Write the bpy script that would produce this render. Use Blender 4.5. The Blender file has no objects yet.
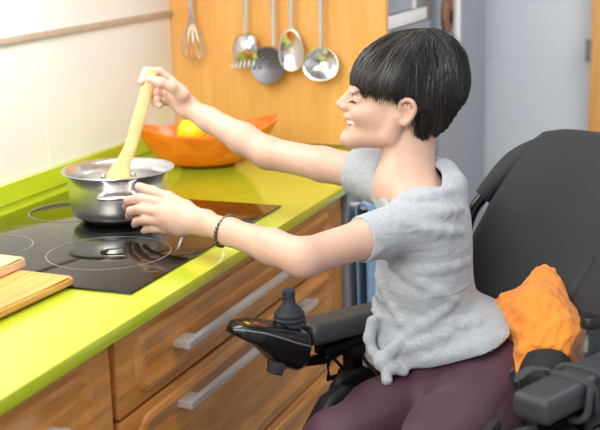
import bpy, bmesh, math, random
import numpy as np
from mathutils import Vector, Matrix
random.seed(7); rng = np.random.default_rng(11)
S = bpy.context.scene
COL = S.collection

# ------------------------------------------------------------------ camera
YAW, PIT, ROL, FPX = 0.3820949, 0.2386566, -0.0264522, 1200.0
CAM = np.array([-0.90108, -0.82935, 1.41831])
FW = np.array([math.cos(PIT)*math.cos(YAW), math.cos(PIT)*math.sin(YAW), -math.sin(PIT)])
_r = np.array([math.sin(YAW), -math.cos(YAW), 0.0]); _u = np.cross(_r, FW)
RT = _r*math.cos(ROL) + _u*math.sin(ROL); UP = -_r*math.sin(ROL) + _u*math.cos(ROL)
def at(x, y, d):
    """world point lying d metres in front of the lens along the sight line of photo point (x, y)"""
    return CAM + d*(FW + RT*(x-300)/FPX + UP*(215-y)/FPX)
cam_d = bpy.data.cameras.new('camera'); cam = bpy.data.objects.new('camera', cam_d); COL.objects.link(cam)
cam.matrix_world = Matrix(((RT[0], UP[0], -FW[0], CAM[0]), (RT[1], UP[1], -FW[1], CAM[1]), (RT[2], UP[2], -FW[2], CAM[2]), (0, 0, 0, 1)))
cam_d.sensor_width = 36; cam_d.lens = FPX/600*36; cam_d.clip_start = .05
cam_d.dof.use_dof = True; cam_d.dof.focus_distance = 2.0; cam_d.dof.aperture_fstop = 5.0
S.camera = cam

# ------------------------------------------------------------------ materials
def lin(c):
    return tuple(((v/255)/12.92 if v/255 <= .04045 else ((v/255+.055)/1.055)**2.4) for v in c)
def nodes(name):
    m = bpy.data.materials.new(name); m.use_nodes = True
    nt = m.node_tree; b = nt.nodes['Principled BSDF']
    return m, nt, b
def N(nt, t, **kw):
    n = nt.nodes.new(t)
    for k, v in kw.items():
        if k in n.inputs: n.inputs[k].default_value = v
        else: setattr(n, k, v)
    return n
def coords(nt, scale=(1, 1, 1), rot=(0, 0, 0)):
    tc = nt.nodes.new('ShaderNodeTexCoord'); mp = nt.nodes.new('ShaderNodeMapping')
    mp.inputs['Scale'].default_value = scale; mp.inputs['Rotation'].default_value = rot
    nt.links.new(tc.outputs['Object'], mp.inputs['Vector']); return mp.outputs['Vector']
def ramp(nt, fac, stops):
    r = nt.nodes.new('ShaderNodeValToRGB'); e = r.color_ramp.elements
    e[0].position, e[0].color = stops[0][0], (*lin(stops[0][1]), 1)
    e[1].position, e[1].color = stops[-1][0], (*lin(stops[-1][1]), 1)
    for p, c in stops[1:-1]:
        k = e.new(p); k.color = (*lin(c), 1)
    nt.links.new(fac, r.inputs['Fac']); return r.outputs['Color']
def plain(name, c, rough=.5, metal=0, spec=.5, bump=None, coat=0, var=None, sss=0, sheen=0):
    """bump=(scale, strength); var=(scale, other colour)"""
    m, nt, b = nodes(name)
    b.inputs['Base Color'].default_value = (*lin(c), 1); b.inputs['Roughness'].default_value = rough
    b.inputs['Metallic'].default_value = metal; b.inputs['Specular IOR Level'].default_value = spec
    b.inputs['Coat Weight'].default_value = coat
    if sheen: b.inputs['Sheen Weight'].default_value = sheen
    if sss:
        b.inputs['Subsurface Weight'].default_value = sss
        b.inputs['Subsurface Radius'].default_value = (.012, .005, .003); b.inputs['Subsurface Scale'].default_value = 1.0
    if var:
        n = N(nt, 'ShaderNodeTexNoise', Scale=var[0], Detail=4.0); nt.links.new(coords(nt), n.inputs['Vector'])
        nt.links.new(ramp(nt, n.outputs['Fac'], [(.3, c), (.7, var[1])]), b.inputs['Base Color'])
    if bump:
        n = N(nt, 'ShaderNodeTexNoise', Scale=bump[0], Detail=5.0); nt.links.new(coords(nt), n.inputs['Vector'])
        bp = N(nt, 'ShaderNodeBump', Strength=bump[1], Distance=bump[2] if len(bump) > 2 else .002)
        nt.links.new(n.outputs['Fac'], bp.inputs['Height']); nt.links.new(bp.outputs['Normal'], b.inputs['Normal'])
    return m
def wood(name, dark, mid, light, scale=(2, 30, 30), rough=.4, coat=.1, grain=3.0):
    m, nt, b = nodes(name); v = coords(nt, scale)
    n = N(nt, 'ShaderNodeTexNoise', Scale=grain, Detail=6.0, Distortion=.6); nt.links.new(v, n.inputs['Vector'])
    nt.links.new(ramp(nt, n.outputs['Fac'], [(.25, dark), (.5, mid), (.78, light)]), b.inputs['Base Color'])
    b.inputs['Roughness'].default_value = rough; b.inputs['Coat Weight'].default_value = coat
    bp = N(nt, 'ShaderNodeBump', Strength=.08, Distance=.002)
    nt.links.new(n.outputs['Fac'], bp.inputs['Height']); nt.links.new(bp.outputs['Normal'], b.inputs['Normal'])
    return m
M = {}
M['lime'] = plain('lime_quartz', (184, 201, 40), .2, spec=.6, coat=.6, var=(60, (189, 206, 48)))
M['cab'] = wood('oak_front', (168, 106, 46), (196, 132, 66), (214, 154, 86), (2.2, 30, 22), .38, .15)
M['cab_in'] = wood('oak_carcass', (108, 68, 34), (128, 84, 44), (146, 98, 54), (2, 24, 24), .5)
M['orange'] = wood('honey_laminate', (226, 162, 84), (232, 172, 96), (238, 182, 108), (20, 14, 1.6), .35, .1)
M['steel'] = plain('polished_steel', (222, 222, 222), .17, 1, bump=(6, .02))
M['pan'] = plain('pan_steel', (226, 226, 226), .27, 1, bump=(9, .03))
M['steel_b'] = plain('brushed_steel', (186, 188, 190), .3, 1)
M['skim'] = plain('dull_steel', (112, 112, 118), .45, .8)
M['alu'] = plain('satin_aluminium', (206, 209, 213), .4, .55)
M['glass_black'] = plain('black_ceramic_glass', (12, 11, 12), .045, spec=.65)
M['zone'] = plain('zone_print', (120, 116, 112), .25)
M['beech'] = wood('beech', (206, 160, 102), (220, 178, 120), (230, 194, 140), (30, 30, 3), .55, 0)
M['bamboo'] = wood('bamboo_board', (196, 138, 62), (216, 162, 84), (228, 182, 108), (3, 40, 40), .5, 0)
M['pale_board'] = wood('pale_board', (212, 172, 124), (224, 188, 142), (232, 202, 162), (3, 40, 40), .5, 0)
M['bowl'] = wood('orange_bowl_wood', (204, 90, 8), (226, 112, 16), (240, 138, 34), (6, 6, 14), .34, .3)
M['lemon'] = plain('lemon_peel', (244, 214, 20), .4, bump=(140, .25), coat=.1)
M['apricot'] = plain('orange_peel', (246, 150, 30), .45, bump=(140, .3))
M['black_pl'] = plain('black_plastic', (26, 28, 31), .42, bump=(300, .08))
M['black_gl'] = plain('gloss_black_plastic', (16, 17, 19), .22)
M['black_mt'] = plain('black_metal', (20, 20, 22), .35, .6)
M['backpad'] = plain('backrest_fabric', (42, 46, 52), .6, bump=(260, .2))
M['vinyl'] = plain('armrest_vinyl', (52, 55, 60), .48, bump=(260, .15))
M['rubber'] = plain('rubber', (40, 46, 54), .6)
M['grey_pl'] = plain('grey_plastic', (120, 124, 130), .5)
M['red_pl'] = plain('red_print', (190, 40, 40), .5)
M['yel_pl'] = plain('yellow_print', (215, 170, 40), .5)
M['strap'] = plain('webbing', (54, 57, 62), .8, bump=(400, .3))
M['nylon'] = plain('black_nylon', (30, 31, 35), .75, bump=(200, .3))
M['orange_cloth'] = plain('orange_cotton', (240, 140, 44), .85, bump=(42, .9, .007), var=(9, (248, 156, 62)), sheen=.2)
M['skin'] = plain('skin', (211, 176, 159), .45, spec=.4, sss=.06, var=(22, (206, 165, 147)), bump=(160, .06))
M['lip'] = plain('lip', (206, 142, 132), .4, sss=.1)
M['nail'] = plain('nail', (238, 196, 180), .25)
M['tooth'] = plain('tooth', (248, 244, 236), .25)
M['lash'] = plain('lash', (40, 28, 24), .7)
M['hair'] = plain('hair', (17, 15, 16), .45, spec=.4, var=(160, (34, 31, 32)))
M['strand'] = plain('hair_strand', (30, 27, 28), .36, spec=.5)
M['hair_grey'] = plain('grey_hair', (84, 79, 78), .42)
M['legging'] = plain('plum_jersey', (70, 38, 56), .62, bump=(500, .12), var=(7, (76, 43, 62)), sheen=.06)
M['shoe'] = plain('shoe', (60, 60, 66), .6)
M['white_pl'] = plain('white_enamel', (236, 240, 242), .35)
M['fridge'] = plain('blue_grey_enamel', (150, 158, 170), .4)
M['fridge_d'] = plain('grey_rubber_seal', (118, 116, 120), .6)
M['towel'] = plain('blue_terry', (146, 182, 214), .95, bump=(220, .9), var=(14, (126, 164, 202)))
M['glassy'] = plain('bluish_glass', (150, 160, 172), .12)
M['cork'] = wood('brown_plaque', (120, 84, 62), (146, 106, 80), (160, 122, 96), (14, 14, 14), .6, 0)
M['bead'] = plain('hematite_bead', (82, 74, 68), .25, .5, var=(90, (116, 104, 92)))
M['floor'] = None

def shirt_mat():
    m, nt, b = nodes('heather_jersey')
    v = coords(nt)
    n = N(nt, 'ShaderNodeTexNoise', Scale=420.0, Detail=3.0); nt.links.new(v, n.inputs['Vector'])
    nt.links.new(ramp(nt, n.outputs['Fac'], [(.25, (150, 157, 166)), (.75, (184, 190, 198))]), b.inputs['Base Color'])
    b.inputs['Roughness'].default_value = .85; b.inputs['Sheen Weight'].default_value = .15
    w = N(nt, 'ShaderNodeTexNoise', Scale=16.0, Detail=3.0, Distortion=1.2); nt.links.new(coords(nt, (1, 1, 2.2)), w.inputs['Vector'])
    bp = N(nt, 'ShaderNodeBump', Strength=.35, Distance=.012); nt.links.new(w.outputs['Fac'], bp.inputs['Height'])
    b2 = N(nt, 'ShaderNodeBump', Strength=.2, Distance=.001); nt.links.new(n.outputs['Fac'], b2.inputs['Height'])
    nt.links.new(bp.outputs['Normal'], b2.inputs['Normal']); nt.links.new(b2.outputs['Normal'], b.inputs['Normal'])
    return m
M['shirt'] = shirt_mat()
def glass(name, c, rough=.02):
    m, nt, b = nodes(name); b.inputs['Base Color'].default_value = (*lin(c), 1)
    b.inputs['Roughness'].default_value = rough; b.inputs['Transmission Weight'].default_value = 1.0; b.inputs['IOR'].default_value = 1.35
    return m
M['clear'] = glass('clear_plastic', (70, 78, 84), .06)
for k_, v_ in (('Transmission Weight', 0), ('Alpha', .22), ('Specular IOR Level', 1.0)): M['clear'].node_tree.nodes['Principled BSDF'].inputs[k_].default_value = v_
def tile_mat(name, c, grout, w, h, axis, off=(0, 0), rough=.22):
    """large tiles; axis = which world axes run along the wall"""
    m, nt, b = nodes(name)
    tc = nt.nodes.new('ShaderNodeTexCoord'); sp = nt.nodes.new('ShaderNodeSeparateXYZ'); nt.links.new(tc.outputs['Object'], sp.inputs[0])
    def line(sock, size, o):
        a = N(nt, 'ShaderNodeMath', operation='ADD'); a.inputs[1].default_value = o + 50*size; nt.links.new(sock, a.inputs[0])
        d = N(nt, 'ShaderNodeMath', operation='MODULO'); d.inputs[1].default_value = size; nt.links.new(a.outputs[0], d.inputs[0])
        l = N(nt, 'ShaderNodeMath', operation='LESS_THAN'); l.inputs[1].default_value = .0035; nt.links.new(d.outputs[0], l.inputs[0])
        return l.outputs[0]
    a = line(sp.outputs[axis], w, off[0]); z = line(sp.outputs['Z'], h, off[1])
    mx = N(nt, 'ShaderNodeMath', operation='MAXIMUM'); nt.links.new(a, mx.inputs[0]); nt.links.new(z, mx.inputs[1])
    mix = nt.nodes.new('ShaderNodeMix'); mix.data_type = 'RGBA'
    mix.inputs['A'].default_value = (*lin(c), 1); mix.inputs['B'].default_value = (*lin(grout), 1)
    nt.links.new(mx.outputs[0], mix.inputs['Factor']); nt.links.new(mix.outputs['Result'], b.inputs['Base Color'])
    b.inputs['Roughness'].default_value = rough
    return m
M['tile'] = tile_mat('wall_tile', (236, 234, 233), (248, 247, 246), .63, .42, 'X', (-.0, -.5))
M['tile2'] = tile_mat('far_wall_tile', (220, 226, 234), (206, 212, 220), .6, .42, 'Y', (.37, .3))
M['trim'] = plain('border_tile', (196, 180, 164), .35, var=(30, (182, 166, 150)))
M['floor'] = tile_mat('floor_tile', (206, 198, 186), (170, 162, 152), .45, 9.0, 'X')
M['paint'] = plain('paint', (228, 230, 234), .7)

# ------------------------------------------------------------------ object helpers
def props(o, label=None, cat=None, group=None, kind=None):
    if label: o['label'] = label
    if cat: o['category'] = cat
    if group: o['group'] = group
    if kind: o['kind'] = kind
    return o
def empty(name, loc, label, cat, group=None):
    o = bpy.data.objects.new(name, None); COL.objects.link(o); o.location = [float(v) for v in loc]; o.empty_display_size = .05
    return props(o, label, cat, group)
def link(name, me, mats, parent=None, smooth=True, auto=None):
    o = bpy.data.objects.new(name, me); COL.objects.link(o)
    for m in (mats if isinstance(mats, (list, tuple)) else [mats]): me.materials.append(m)
    if smooth:
        me.polygons.foreach_set('use_smooth', [True]*len(me.polygons))
        if auto: 
            me.set_sharp_from_angle(angle=math.radians(auto))
    if parent is not None:
        o.parent = parent; o.matrix_parent_inverse = Matrix.Translation(-root_loc(parent))
    return o
def root_loc(p):
    return Vector(p.location) if p.type == 'EMPTY' else Vector((0, 0, 0))
class MB:
    """collects shapes given in world coordinates and links them as one mesh"""
    def __init__(s): s.b = bmesh.new()
    def box(s, lo, hi, bev=0, seg=2, mat=None):
        g = bmesh.ops.create_cube(s.b, size=1)['verts']
        for v in g: v.co = Vector([lo[i] + (v.co[i]+.5)*(hi[i]-lo[i]) for i in range(3)])
        if mat is not None:
            for v in g: v.co = mat @ v.co
        if bev:
            es = list({e for v in g for e in v.link_edges})
            bmesh.ops.bevel(s.b, geom=es, offset=bev, segments=seg, profile=.6, affect='EDGES', clamp_overlap=True)
        return s
    def hull(s, pts, bev=0, seg=2):
        vs = [s.b.verts.new([float(a) for a in p]) for p in pts]
        r = bmesh.ops.convex_hull(s.b, input=vs)
        if bev:
            es = list({e for v in vs if v.is_valid for e in v.link_edges})
            bmesh.ops.bevel(s.b, geom=es, offset=bev, segments=seg, affect='EDGES', clamp_overlap=True)
        return s
    def tube(s, pts, r, n=12, closed=False, cap=True, flat=None):
        """sweep a circle (or an ellipse: flat=(ratio, axis)) along points; r number or list"""
        P = [Vector([float(a) for a in p]) for p in pts]; k = len(P)
        R = list(r) if hasattr(r, '__len__') else [r]*k
        T = []
        for i in range(k):
            a = P[(i-1) % k] if (closed or i > 0) else P[i]; b = P[(i+1) % k] if (closed or i < k-1) else P[i]
            T.append((b-a).normalized())
        ref = Vector(flat[1]) if flat else (Vector((0, 0, 1)) if abs(T[0].z) < .9 else Vector((1, 0, 0)))
        rings = []; nrm = (ref - T[0]*ref.dot(T[0])).normalized()
        for i in range(k):
            if flat: nrm = (ref - T[i]*ref.dot(T[i]))
            else: nrm = nrm - T[i]*nrm.dot(T[i])
            nrm.normalize(); bi = T[i].cross(nrm)
            rr = flat[0] if flat else 1
            rings.append([s.b.verts.new(P[i] + nrm*R[i]*rr*math.cos(2*math.pi*j/n) + bi*R[i]*math.sin(2*math.pi*j/n)) for j in range(n)])
        for i in range(k if closed else k-1):
            A, B = rings[i], rings[(i+1) % k]
            for j in range(n): s.b.faces.new((A[j], A[(j+1) % n], B[(j+1) % n], B[j]))
        if cap and not closed:
            s.b.faces.new(rings[0][::-1]); s.b.faces.new(rings[-1])
        return s
    def lathe(s, prof, c, n=48, axis=None, closed=False):
        """profile [(radius, height)] about a vertical (or given) axis through c"""
        c = Vector([float(a) for a in c])
        q = Vector((0, 0, 1)).rotation_difference(Vector(axis)) if axis is not None else None
        rings = []
        for r, h in prof:
            if r < 1e-6:
                p = Vector((0, 0, h)); rings.append([s.b.verts.new(c + (q @ p if q else p))])
            else:
                ring = []
                for j in range(n):
                    p = Vector((r*math.cos(2*math.pi*j/n), r*math.sin(2*math.pi*j/n), h)); ring.append(s.b.verts.new(c + (q @ p if q else p)))
                rings.append(ring)
        m = len(rings)
        for i in range(m if closed else m-1):
            A, B = rings[i], rings[(i+1) % m]
            if len(A) == 1 and len(B) == 1: continue
            for j in range(n):
                k = (j+1) % n
                if len(A) == 1: s.b.faces.new((A[0], B[k], B[j]))
                elif len(B) == 1: s.b.faces.new((A[j], A[k], B[0]))
                else: s.b.faces.new((A[j], A[k], B[k], B[j]))
        return s
    def grid(s, f, nu, nv, closed_u=False):
        V = [[s.b.verts.new([float(a) for a in f(i/(nu if closed_u else nu-1), j/(nv-1))]) for j in range(nv)] for i in range(nu)]
        for i in range(nu if closed_u else nu-1):
            for j in range(nv-1):
                a = V[i][j], V[(i+1) % nu][j], V[(i+1) % nu][j+1], V[i][j+1]
                s.b.faces.new(a)
        return s
    def ball(s, c, r, seg=16, sq=(1, 1, 1), rot=None):
        g = bmesh.ops.create_uvsphere(s.b, u_segments=seg, v_segments=max(6, seg//2), radius=1)['verts']
        for v in g:
            p = Vector((v.co.x*r*sq[0], v.co.y*r*sq[1], v.co.z*r*sq[2]))
            if rot is not None: p = rot @ p
            v.co = p + Vector([float(a) for a in c])
        return s
    def move(s, m):
        bmesh.ops.transform(s.b, matrix=m, verts=s.b.verts); return s
    def build(s, name, mat, parent=None, smooth=True, auto=35, solid=0, origin=True):
        bmesh.ops.recalc_face_normals(s.b, faces=s.b.faces)
        me = bpy.data.meshes.new(name); s.b.to_mesh(me); s.b.free()
        o = link(name, me, mat, parent, smooth, auto)
        if solid:
            md = o.modifiers.new('thickness', 'SOLIDIFY'); md.thickness = solid; md.offset = 0
        return o

def catmull(P, n=8):
    P = [np.array(p, float) for p in P]; out = []
    for i in range(len(P)-1):
        p0 = P[max(i-1, 0)]; p1 = P[i]; p2 = P[i+1]; p3 = P[min(i+2, len(P)-1)]
        for t in np.linspace(0, 1, n, endpoint=False):
            out.append(.5*((2*p1)+(-p0+p2)*t+(2*p0-5*p1+4*p2-p3)*t*t+(-p0+3*p1-3*p2+p3)*t**3))
    out.append(P[-1]); return out

# ------------------------------------------------------------------ implicit surfaces (bodies, cloth)
class SDF:
    def __init__(s, lo, hi, h):
        s.lo = np.array(lo, float); s.h = h; s.n = np.ceil((np.array(hi)-s.lo)/h).astype(int)+1
        s.V = np.full(s.n, 1.0, np.float32)
    def region(s, lo, hi):
        i0 = np.clip(np.floor((np.array(lo)-s.lo)/s.h).astype(int), 0, s.n-1); i1 = np.clip(np.ceil((np.array(hi)-s.lo)/s.h).astype(int)+1, 1, s.n)
        sl = tuple(slice(a, b) for a, b in zip(i0, i1))
        g = [(s.lo[k]+s.h*np.arange(i0[k], i1[k])).astype(np.float32) for k in range(3)]
        return sl, g[0][:, None, None], g[1][None, :, None], g[2][None, None, :]
    def put(s, sl, d, k, op):
        v = s.V[sl]
        if op == 'u':
            if k > 0:
                hh = np.maximum(k-np.abs(v-d), 0)/k; s.V[sl] = np.minimum(v, d)-hh*hh*k*.25
            else: s.V[sl] = np.minimum(v, d)
        else:
            d = -d
            if k > 0:
                hh = np.maximum(k-np.abs(v-d), 0)/k; s.V[sl] = np.maximum(v, d)+hh*hh*k*.25
            else: s.V[sl] = np.maximum(v, d)
    def cone(s, a, b, ra, rb, k=.01, op='u', sq=None):
        """tapered capsule; sq=(axis, factor>1) thins it along an axis"""
        a = np.array(a, float); b = np.array(b, float); m = max(ra, rb)+k+4*s.h
        sl, X, Y, Z = s.region(np.minimum(a, b)-m, np.maximum(a, b)+m)
        ab = b-a; L = max(ab@ab, 1e-9)
        px, py, pz = X-a[0], Y-a[1], Z-a[2]
        t = np.clip((px*ab[0]+py*ab[1]+pz*ab[2])/L, 0, 1)
        qx, qy, qz = px-t*ab[0], py-t*ab[1], pz-t*ab[2]
        q2 = qx*qx+qy*qy+qz*qz
        if sq is not None:
            ax = np.array(sq[0])/np.linalg.norm(sq[0]); f = sq[1]
            q2 = q2+(f*f-1)*(qx*ax[0]+qy*ax[1]+qz*ax[2])**2
        s.put(sl, np.sqrt(q2)-(ra+t*(rb-ra)), k, op)
    def chain(s, pts, rad, k=.006, op='u', sq=None):
        for i in range(len(pts)-1): s.cone(pts[i], pts[i+1], rad[i], rad[i+1], k, op, sq)
    def ell(s, c, r, A=None, k=.01, op='u'):
        """ellipsoid with axes the rows of A"""
        c = np.array(c, float); A = np.eye(3) if A is None else np.array(A)
        ext = np.sqrt(((A*np.array(r)[:, None])**2).sum(0))+k+4*s.h
        sl, X, Y, Z = s.region(c-ext, c+ext)
        px, py, pz = X-c[0], Y-c[1], Z-c[2]
        k0 = 0; k1 = 0
        for i in range(3):
            q = px*A[i][0]+py*A[i][1]+pz*A[i][2]
            k0 = k0+(q/r[i])**2; k1 = k1+(q/r[i]**2)**2
        k0 = np.sqrt(k0); k1 = np.sqrt(k1)+1e-6
        s.put(sl, k0*(k0-1)/k1, k, op)
    def half(s, p, n, k=0):
        """cut away the side n points to"""
        n = np.array(n)/np.linalg.norm(n)
        sl, X, Y, Z = s.region(s.lo, s.lo+s.h*s.n)
        d = (X-p[0])*n[0]+(Y-p[1])*n[1]+(Z-p[2])*n[2]
        s.put(sl, -d, k, 'd')
    def warp(s, f):
        sl, X, Y, Z = s.region(s.lo, s.lo+s.h*s.n)
        band = np.abs(s.V) < .03
        i, j, k = np.nonzero(band)
        P = np.stack([X[i, 0, 0], Y[0, j, 0], Z[0, 0, k]], 1)
        s.V[i, j, k] += f(P).astype(np.float32)
    def mesh(s, name):
        V = np.pad(s.V, 1, constant_values=1.0); sg = V < 0; n = np.array(V.shape)
        c = [slice(None, -1), slice(1, None)]
        corner = [(a, b, d) for a in (0, 1) for b in (0, 1) for d in (0, 1)]
        cnt = sum(sg[c[a], c[b], c[d]].astype(np.int8) for a, b, d in corner)
        act = (cnt > 0) & (cnt < 8); ci = np.argwhere(act)
        idx = np.full(act.shape, -1, np.int64); idx[act] = np.arange(len(ci))
        val = np.stack([V[ci[:, 0]+a, ci[:, 1]+b, ci[:, 2]+d] for a, b, d in corner], 1)
        acc = np.zeros((len(ci), 3)); num = np.zeros(len(ci))
        for x in range(8):
            for y in range(x+1, 8):
                df = [q for q in range(3) if corner[x][q] != corner[y][q]]
                if len(df) != 1: continue
                a, b = val[:, x], val[:, y]; m = (a < 0) != (b < 0)
                t = np.where(m, a/np.where(m, a-b, 1), 0)
                p = np.array(corner[x], float)[None] + t[:, None]*(np.array(corner[y])-np.array(corner[x]))[None]
                acc += p*m[:, None]; num += m
        verts = (ci+acc/num[:, None]-1)*s.h+s.lo
        quads = []
        for ax in range(3):
            lo = [slice(1, -1)]*3; hi = [slice(1, -1)]*3; lo[ax] = slice(0, -1); hi[ax] = slice(1, None)
            A = sg[tuple(lo)]; B = sg[tuple(hi)]
            e = np.argwhere(A != B)
            fl = A[e[:, 0], e[:, 1], e[:, 2]]
            o = np.ones(3, int); o[ax] = 0; g = e+o
            u, v = (ax+1) % 3, (ax+2) % 3
            du = np.zeros(3, int); du[u] = 1; dv = np.zeros(3, int); dv[v] = 1
            q = [idx[tuple((g-du-dv).T)], idx[tuple((g-dv).T)], idx[tuple(g.T)], idx[tuple((g-du).T)]]
            q = np.stack(q, 1); q[~fl] = q[~fl][:, ::-1]; quads.append(q)
        return verts, np.concatenate(quads)
def mesh_np(name, parts):
    off = 0; vs = []; fs = []
    for v, q in parts: vs.append(v); fs.append(q+off); off += len(v)
    v = np.concatenate(vs); q = np.concatenate(fs)
    me = bpy.data.meshes.new(name); me.vertices.add(len(v)); me.vertices.foreach_set('co', v.astype(np.float32).ravel())
    w = q.shape[1]
    me.loops.add(q.size); me.loops.foreach_set('vertex_index', q.astype(np.int32).ravel())
    me.polygons.add(len(q)); me.polygons.foreach_set('loop_start', np.arange(0, q.size, w, dtype=np.int32))
    me.polygons.foreach_set('loop_total', np.full(len(q), w, np.int32)); me.update(calc_edges=True); me.validate()
    return me, v, q

# ================================================================== SETTING
H = .88; D = .62
PX = 1.854                    # face of the tall honey-coloured cabinet side
def structure(name, lo, hi, m):
    return props(MB().box(lo, hi).build(name, m, smooth=False), kind='structure')
structure('floor', (-3, -3.2, -.05), (3.25, .75, 0), M['floor'])
structure('wall_back', (-3, D, 0), (3.25, .75, 2.6), M['tile'])
structure('wall_right', (3.1, -3.2, 0), (3.25, D, 2.6), M['tile2'])
structure('ceiling', (-3, -3.2, 2.6), (3.25, .75, 2.65), M['paint'])
props(MB().box((-3, D-.008, 1.197), (PX, D+.002, 1.211), .002).build('trim_1', M['trim']), kind='structure')

# ================================================================== KITCHEN RUN
def sight(x, y):
    return FW + RT*(x-300)/FPX + UP*(215-y)/FPX
def on(axis, value, x, y):
    """where the sight line of photo point (x, y) meets the plane axis = value"""
    r = sight(x, y); return CAM + r*(value-CAM[axis])/r[axis]

# worktop: one continuous slab with an upstand along the wall
ct = empty('countertop', (.4, .3, .86), 'long glossy lime green worktop running along the tiled wall', 'countertop')
MB().box((-1.6, -.0, .86), (PX-.002, D-.001, H), .0025).build('slab', M['lime'], ct)
MB().box((-1.6, D-.02, H), (PX-.002, D-.001, H+.041), .002).build('upstand', M['lime'], ct)

def front(b, x0, x1, z0, z1, y=.02):
    """a drawer front: flat rail with a moulded, raised centre field (faces -Y)"""
    t = .02; bev = .003
    b.box((x0, y, z0), (x1, y+t, z1), bev, 2)
    ix, iz = .062, .024
    ax0, ax1, az0, az1 = x0+ix, x1-ix, z0+iz, z1-iz
    def ring(d, yy, n=7, rad=.024):
        out = []
        rr = max(rad+d, .006)
        for sx, sz, a0 in ((1, 1, 0), (-1, 1, 90), (-1, -1, 180), (1, -1, 270)):
            cx = (ax1+d-rr) if sx > 0 else (ax0-d+rr); cz = (az1+d-rr) if sz > 0 else (az0-d+rr)
            for i in range(n):
                a = math.radians(a0+90*i/(n-1)); out.append((cx+rr*math.cos(a), yy, cz+rr*math.sin(a)))
        return out
    prof = [(.012, y+.001), (.008, y-.004), (.0, y-.006), (-.006, y-.0045), (-.026, y+.0005), (-.03, y-.001)]
    rs = [[b.b.verts.new(p) for p in ring(d, yy)] for d, yy in prof]
    for A, B in zip(rs, rs[1:]):
        for j in range(len(A)): b.b.faces.new((A[j], A[(j+1) % len(A)], B[(j+1) % len(A)], B[j]))
    b.b.faces.new(rs[-1])
    return b
def bar_handle(b, x0, x1, z, y=.02):
    """flat metal strap bent into a long bracket"""
    hh = .0056; p = .03
    b.box((x0, y-p, z-hh), (x1, y-p+.011, z+hh), .001)
    for x in (x0, x1-.045):
        xa = x+(.0012 if x == x0 else 0); b.box((xa, y-p+.002, z-hh+.0005), (xa+.043, y+.003, z+hh-.0005), .0008)
    return b
def cabinet(name, label, x0, x1, drawers, handle):
    c = empty(name, ((x0+x1)/2, .3, 0), label, 'cabinet')
    b = MB().box((x0+.001, .042, .1), (x1-.001, D-.02, .8595)); b.box((x0+.001, .09, 0), (x1-.001, .11, .1))
    b.build('body', M['cab_in'], c)
    for z0, z1 in drawers:
        d = front(MB(), x0+.004, x1-.004, z0, z1).build('drawer', M['cab'], c, auto=25)
        zc = z1-.13 if z1 < .5 else .786 if z1-z0 < .2 or x0 < 0 and z1 > .8 else z1-.036
        bar_handle(MB(), handle[0], handle[1], zc).build('handle', M['alu'], d)
    return c
cabinet('drawer_cabinet', 'oak drawer cabinet under the hob with two long bar handles', .49, 1.43,
        [(.728, .852), (.5, .722), (.13, .494)], (.665, 1.225))
cabinet('drawer_cabinet', 'oak cabinet under the cutting boards at the near left', -.45, .482, [(.655, .852), (.13, .648)], (-.3, .325))
# filler post between the cabinet and the appliance
props(MB().box((1.432, .024, 0), (1.462, .1, .859), .002).build('end_panel', M['cab'], auto=30), 'narrow oak end panel closing the drawer cabinet beside the blue towel', 'panel')

# appliance at the far end of the run, with a towel over its handle
ap = empty('dishwasher', (1.655, .3, 0), 'pale grey appliance with white bar handle under the far end of the worktop', 'dishwasher')
MB().box((1.466, .03, .1), (1.85, D-.02, .859), .003).box((1.47, .09, 0), (1.848, .3, .11)).build('body', M['fridge_d'], ap)
dr = MB().box((1.468, .012, .12), (1.848, .03, .852), .003).build('door', M['fridge'], ap)
hb = MB().tube([(1.478, -.02, .822), (1.84, -.02, .822)], .0075)
for x in (1.49, 1.828): hb.tube([(x, -.02, .822), (x, .014, .822)], .006)
hb.build('handle', M['white_pl'], dr)
def towel(u, v):
    x = 1.473+u*.215+.004*math.sin(9*v+3*u); L = v*.9
    if L < .36: z = .447+L*1.03; y = -.034
    elif L < .44: a = (L-.36)/.08*math.pi; y = -.02-.013*math.cos(a); z = .818+.013*math.sin(a)
    else: z = .818-(L-.44)*.75; y = -.006
    w = .006*math.sin(17*u+1.3)*min(1, abs(z-.82)/.1)
    return (x, y+(w if y < -.02 else 0)-.0, z)
props(MB().grid(towel, 30, 60).build('towel', M['towel'], solid=.004), 'blue towel hanging over the white handle beside the oak end panel', 'towel')

# hob
hx0, hx1, hy0, hy1 = 1.203-.594, 1.203, .055, .545
hob = empty('hob', ((hx0+hx1)/2, (hy0+hy1)/2, H), 'black glass induction hob set in the lime worktop', 'hob')
MB().box((hx0, hy0, H), (hx1, hy1, H+.004), .0015).build('glass', M['glass_black'], hob)
def zone(cx, cy, r):
    MB().lathe([(r-.0012, H+.0041), (r+.0012, H+.0041), (r+.0012, H+.0044), (r-.0012, H+.0044)], (cx, cy, 0), 72, closed=True).build('cooking_zone', M['zone'], hob, auto=60)
for z in ((.80, .205, .105), (.775, .43, .075), (1.05, .425, .09), (1.035, .19, .075)): zone(*z)

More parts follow.
